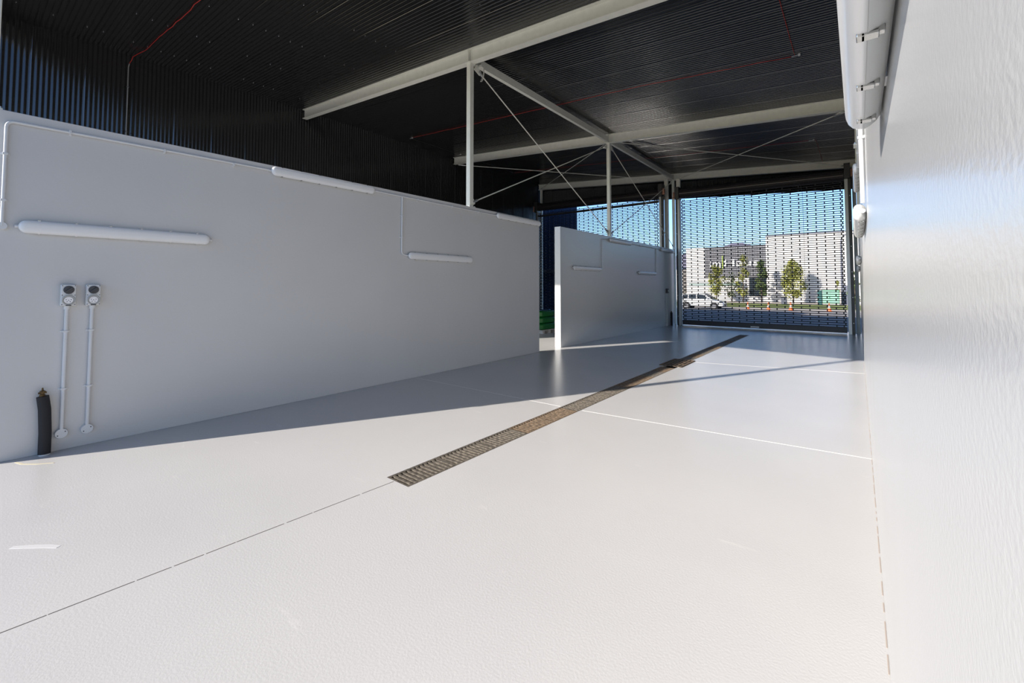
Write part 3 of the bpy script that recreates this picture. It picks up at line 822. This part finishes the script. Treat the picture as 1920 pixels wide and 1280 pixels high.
# lamp post
t = thing('street_lamp', 'tall slim grey street lamp in front of the white showroom wall', 'street lamp', (-1.47, 66, zg(66)))
bm = BM(); tube(bm, [(0,0,0), (0,0,1.6), (0,0,7.6), (.08,0,8.1), (.45,0,8.45), (1.2,0,8.55)], .09, 10, radii=[.16, .15, .10, .08, .07, .06]); obj('lamp_pole', bm, POLE, t, smooth='auto')
bm = BM(); box(bm, 1.1, 1.8, -.12, .12, 8.45, 8.6); obj('lamp_head', bm, POLE, t, bevel=.04)
bm = BM(); box(bm, -.05, .55, -.2, .2, 0, 2.3); obj('control_box', bm, POLE, t, bevel=.02)

# utility cabinet
t = thing('utility_cabinet', 'pale green utility cabinet on the verge before the showroom', 'cabinet', (-2.75, 64.5, -.65))
bm = BM(); box(bm, -.62, 1.0, 0, .9, .12, 1.72); obj('cabinet_body', bm, GREENB, t, bevel=.03)
bm = BM(); box(bm, -.62, 1.0, -.02, .9, 0, .12); obj('plinth', bm, CONC, t)
bm = BM(); box(bm, -.66, 1.04, -.06, .94, 1.72, 1.80); obj('cabinet_roof', bm, GREENB, t, bevel=.02)
for x in (-.58, .22):
    bm = BM(); box(bm, x, x+.72, -.03, 0, .2, 1.65); d = obj('cabinet_door', bm, GREENB, t, bevel=.01)
    bm = BM(); box(bm, x+.60, x+.66, -.06, -.03, .8, 1.0); obj('handle', bm, GREEND, d)
t = thing('side_cabinet', 'narrow dark green cabinet left of the pale green one', 'cabinet', (-3.65, 64.4, -.65))
bm = BM(); box(bm, -.22, .22, 0, .5, 0, 1.70); obj('cabinet_body', bm, GREEND, t, bevel=.03)
bm = BM(); box(bm, -.16, .16, -.03, 0, .15, 1.55); obj('cabinet_door', bm, GREEND, t, bevel=.01)

# cones
def cone(x, y, lab):
    t = thing('traffic_cone', lab, 'traffic cone', (x, y, zg(y)+(.02 if y > 46.2 else 0)), 'orange traffic cones')
    bm = BM(); box(bm, -.2, .2, -.2, .2, 0, .04); obj('cone_base', bm, ORANGE, t, bevel=.015)
    bm = BM(); lathe(bm, [(.15, .04), (.105, .27)], n=18); lathe(bm, [(.06, .46), (.035, .68), (.03, .70)], n=18); obj('cone_body', bm, ORANGE, t)
    bm = BM(); lathe(bm, [(.106, .27), (.061, .46)], n=18); obj('reflective_band', bm, CONEW, t)
for x, y, lab in ((-8.18, 46.0, 'orange and white traffic cone just right of the white car'), (-6.50, 46.1, 'traffic cone below the dark corner of the slatted panel'),
                  (-4.78, 46.3, 'traffic cone below the tree on the white wall'), (-1.98, 46.4, 'traffic cone in front of the pale green cabinet')):
    cone(x, y, lab)
# bins / posts on the verge
t = thing('verge_bin', 'small dark grey bin on the verge behind the cones', 'bin', (-6.9, 60.5, -.62))
bm = BM(); box(bm, -.28, .28, -.28, .28, .05, .85); obj('bin_body', bm, POLE, t, bevel=.05)
bm = BM(); box(bm, -.31, .31, -.31, .31, .85, .95); obj('bin_lid', bm, PDARK, t, bevel=.03)
for k, x in enumerate((-.2, .2)):
    bm = BM(); lathe(bm, [(.06, -.03), (.06, .03)], (x, .2, .06), axis='x', n=12); obj('wheel', bm, TYRE, t)
t = thing('bollard', 'short black block at the right edge of the road outside the shutter', 'bollard', (-.33, 34.5, zg(34.5)))
bm = BM(); box(bm, -.16, .16, -.16, .16, 0, .62); obj('post', bm, PDARK, t, bevel=.03)
bm = BM(); box(bm, -.19, .19, -.19, .19, .62, .68); obj('cap', bm, PDARK, t, bevel=.02)

# ------------------------------------------------------------------ car
def car():
    t = thing('white_car', 'white hatchback parked across the road, seen through the shutter', 'car', (-11.85, 44.5, zg(44.5)))
    # side profile (x forward = +X), z ; half width depends on z
    low = [(-1.95, .30), (-2.02, .55), (-1.98, .95), (-1.90, 1.02)]
    prof = [(-1.92, .28), (-2.03, .42), (-2.04, .70), (-1.97, .98), (-1.80, 1.06), (-1.0, .98), (0.0, .96), (.75, .95), (.95, .93), (1.55, .84), (1.93, .70), (2.05, .52), (2.03, .34), (1.9, .26)]
    bm = BM(); rings = []
    for s, inset, in ((-1, 0), (-.93, .0), (.93, .0), (1, 0)):
        ring = []
        for x, z in prof:
            k = .84 if abs(s) < .95 else (.80)
            yy = .86*s*(1-.10*max(0, abs(x)-1.4)/.6)
            sh = .985 if abs(s) == 1 else 1
            ring.append(bm.verts.new((x*sh, yy, .6+(z-.6)*(.96 if abs(s) == 1 else 1))))
        rings.append(ring)
    n = len(prof)
    for i in range(3):
        for k in range(n): bm.faces.new((rings[i][k], rings[i][(k+1)%n], rings[i+1][(k+1)%n], rings[i+1][k]))
    bm.faces.new(rings[0][::-1]); bm.faces.new(rings[-1])
    obj('body', bm, CARW, t, bevel=.03)
    # cabin
    cab = [(-1.92, .98), (-1.72, 1.38), (-1.35, 1.50), (-.3, 1.53), (.35, 1.46), (1.12, .93)]
    bm = BM(); rings = []
    for s in (-1, 1):
        rings.append([bm.verts.new((x, s*(.84-(z-.93)*.30), z)) for x, z in cab])
    n = len(cab)
    for k in range(n): bm.faces.new((rings[0][k], rings[0][(k+1)%n], rings[1][(k+1)%n], rings[1][k]))
    bm.faces.new(rings[0][::-1]); bm.faces.new(rings[1])
    obj('cabin', bm, CARW, t, bevel=.05)
    for s in (-1, 1):
        for w in ([(-1.66, 1.02), (-1.50, 1.36), (-1.12, 1.40), (-1.12, 1.02)], [(-1.04, 1.02), (-1.04, 1.41), (-.38, 1.43), (-.34, 1.02)], [(-.26, 1.02), (-.30, 1.43), (.22, 1.39), (.78, 1.02)]):
            bm = BM(); a = [bm.verts.new((x, s*(.852-(z-.93)*.30), z)) for x, z in w]; b = [bm.verts.new((x, s*(.80-(z-.93)*.30), z)) for x, z in w]
            bm.faces.new(a); bm.faces.new(b[::-1])
            for k in range(4): bm.faces.new((a[k], a[(k+1)%4], b[(k+1)%4], b[k]))
            obj('side_window', bm, GLASS, t)
        bm = BM(); box(bm, .62, .78, min(s*.84, s*1.0), max(s*.84, s*1.0), .98, 1.10); obj('mirror', bm, CARW, t, bevel=.03)
        for x in (-1.24, 1.25):
            bm = BM(); lathe(bm, [(.30, -.1), (.315, -.08), (.315, .08), (.30, .1)], (x, s*.78, .315), axis='y', n=28); wh = obj('wheel', bm, TYRE, t, smooth='auto')
            bm = BM(); lathe(bm, [(.05, .0), (.20, .0), (.215, .02)] if s > 0 else [(.215, -.02), (.20, 0), (.05, 0)], (x, s*.885, .315), axis='y', n=28); obj('rim', bm, RIM, wh)
            bm = BM(); lathe(bm, [(.345, -.02), (.345, .02)], (x, s*.853, .33), axis='y', n=28); obj('wheel_arch', bm, PDARK, t)
            wh.location = (0, s*.04, 0)
        bm = BM(); box(bm, 1.70, 1.97, min(s*.60, s*.82), max(s*.60, s*.82), .62, .76); obj('headlamp', bm, GLASS, t, bevel=.03)
        bm = BM(); box(bm, -2.04, -1.90, min(s*.62, s*.80), max(s*.62, s*.80), .78, .98); obj('tail_lamp', bm, LAMP_R, t, bevel=.03)
    bm = BM(); w = [(.40, 1.44), (1.08, .97)]
    a = [bm.verts.new(p) for p in ((.44, -.62, 1.44), (.44, .62, 1.44), (1.16, .76, .975), (1.16, -.76, .975))]; b = [bm.verts.new(p) for p in ((.38, -.62, 1.40), (.38, .62, 1.40), (1.06, .76, .94), (1.06, -.76, .94))]
    bm.faces.new(a); bm.faces.new(b[::-1])
    for k in range(4): bm.faces.new((a[k], a[(k+1)%4], b[(k+1)%4], b[k]))
    obj('windscreen', bm, GLASS, t)
    bm = BM(); box(bm, -2.06, 2.07, -.80, .80, .24, .34); obj('sill', bm, PDARK, t, bevel=.03)
    bm = BM(); box(bm, 1.98, 2.07, -.45, .45, .40, .52); obj('grille', bm, PDARK, t)
car()

# ------------------------------------------------------------------ light, sky, camera
AZ = math.radians(27.0); EL = math.atan(.46)
trav = Vector((math.sin(AZ)*math.cos(EL), math.cos(AZ)*math.cos(EL), -math.sin(EL)))
sun = bpy.data.lights.new('sun', 'SUN'); sun.energy = 7.9; sun.angle = math.radians(.53); sun.color = (1, .92, .83)
so = bpy.data.objects.new('sun', sun); COL.objects.link(so); so.rotation_euler = trav.to_track_quat('-Z', 'Y').to_euler()
W = bpy.data.worlds.new('sky'); S.world = W; W.use_nodes = True
nt = W.node_tree; bg = nt.nodes['Background']
sky = nt.nodes.new('ShaderNodeTexSky'); sky.sky_type = 'NISHITA'; sky.sun_disc = False
sky.sun_elevation = EL; sky.sun_rotation = math.atan2(-trav.x, -trav.y); sky.air_density = 1.0; sky.dust_density = .6; sky.ozone_density = 2.0
geo = nt.nodes.new('ShaderNodeTexCoord'); sx = nt.nodes.new('ShaderNodeSeparateXYZ'); nt.links.new(geo.outputs['Generated'], sx.inputs[0])
mr = nt.nodes.new('ShaderNodeMapRange'); mr.inputs['From Min'].default_value = .22; mr.inputs['From Max'].default_value = .50
mr.inputs['To Min'].default_value = 1.0; mr.inputs['To Max'].default_value = .30; nt.links.new(sx.outputs['Z'], mr.inputs['Value'])
tint = nt.nodes.new('ShaderNodeVectorMath'); tint.operation = 'MULTIPLY'; nt.links.new(sky.outputs[0], tint.inputs[0]); tint.inputs[1].default_value = (.71, .88, 1.17)
vm = nt.nodes.new('ShaderNodeVectorMath'); vm.operation = 'SCALE'; nt.links.new(tint.outputs[0], vm.inputs[0]); nt.links.new(mr.outputs[0], vm.inputs['Scale'])
nt.links.new(vm.outputs[0], bg.inputs['Color']); bg.inputs['Strength'].default_value = .26

cam = bpy.data.cameras.new('camera'); co = bpy.data.objects.new('camera', cam); COL.objects.link(co)
cam.sensor_width = 36; cam.lens = 813/1920*36; cam.shift_y = -135/1920; cam.clip_start = .01; cam.clip_end = 2000
co.location = (0, 0, 1.48); co.rotation_euler = (math.radians(92.3), 0, math.radians(38.56))
S.camera = co
vs = S.view_settings; vs.view_transform = 'Standard'; vs.look = 'None'; vs.gamma = 1; vs.use_curve_mapping = False; vs.exposure = 0.0
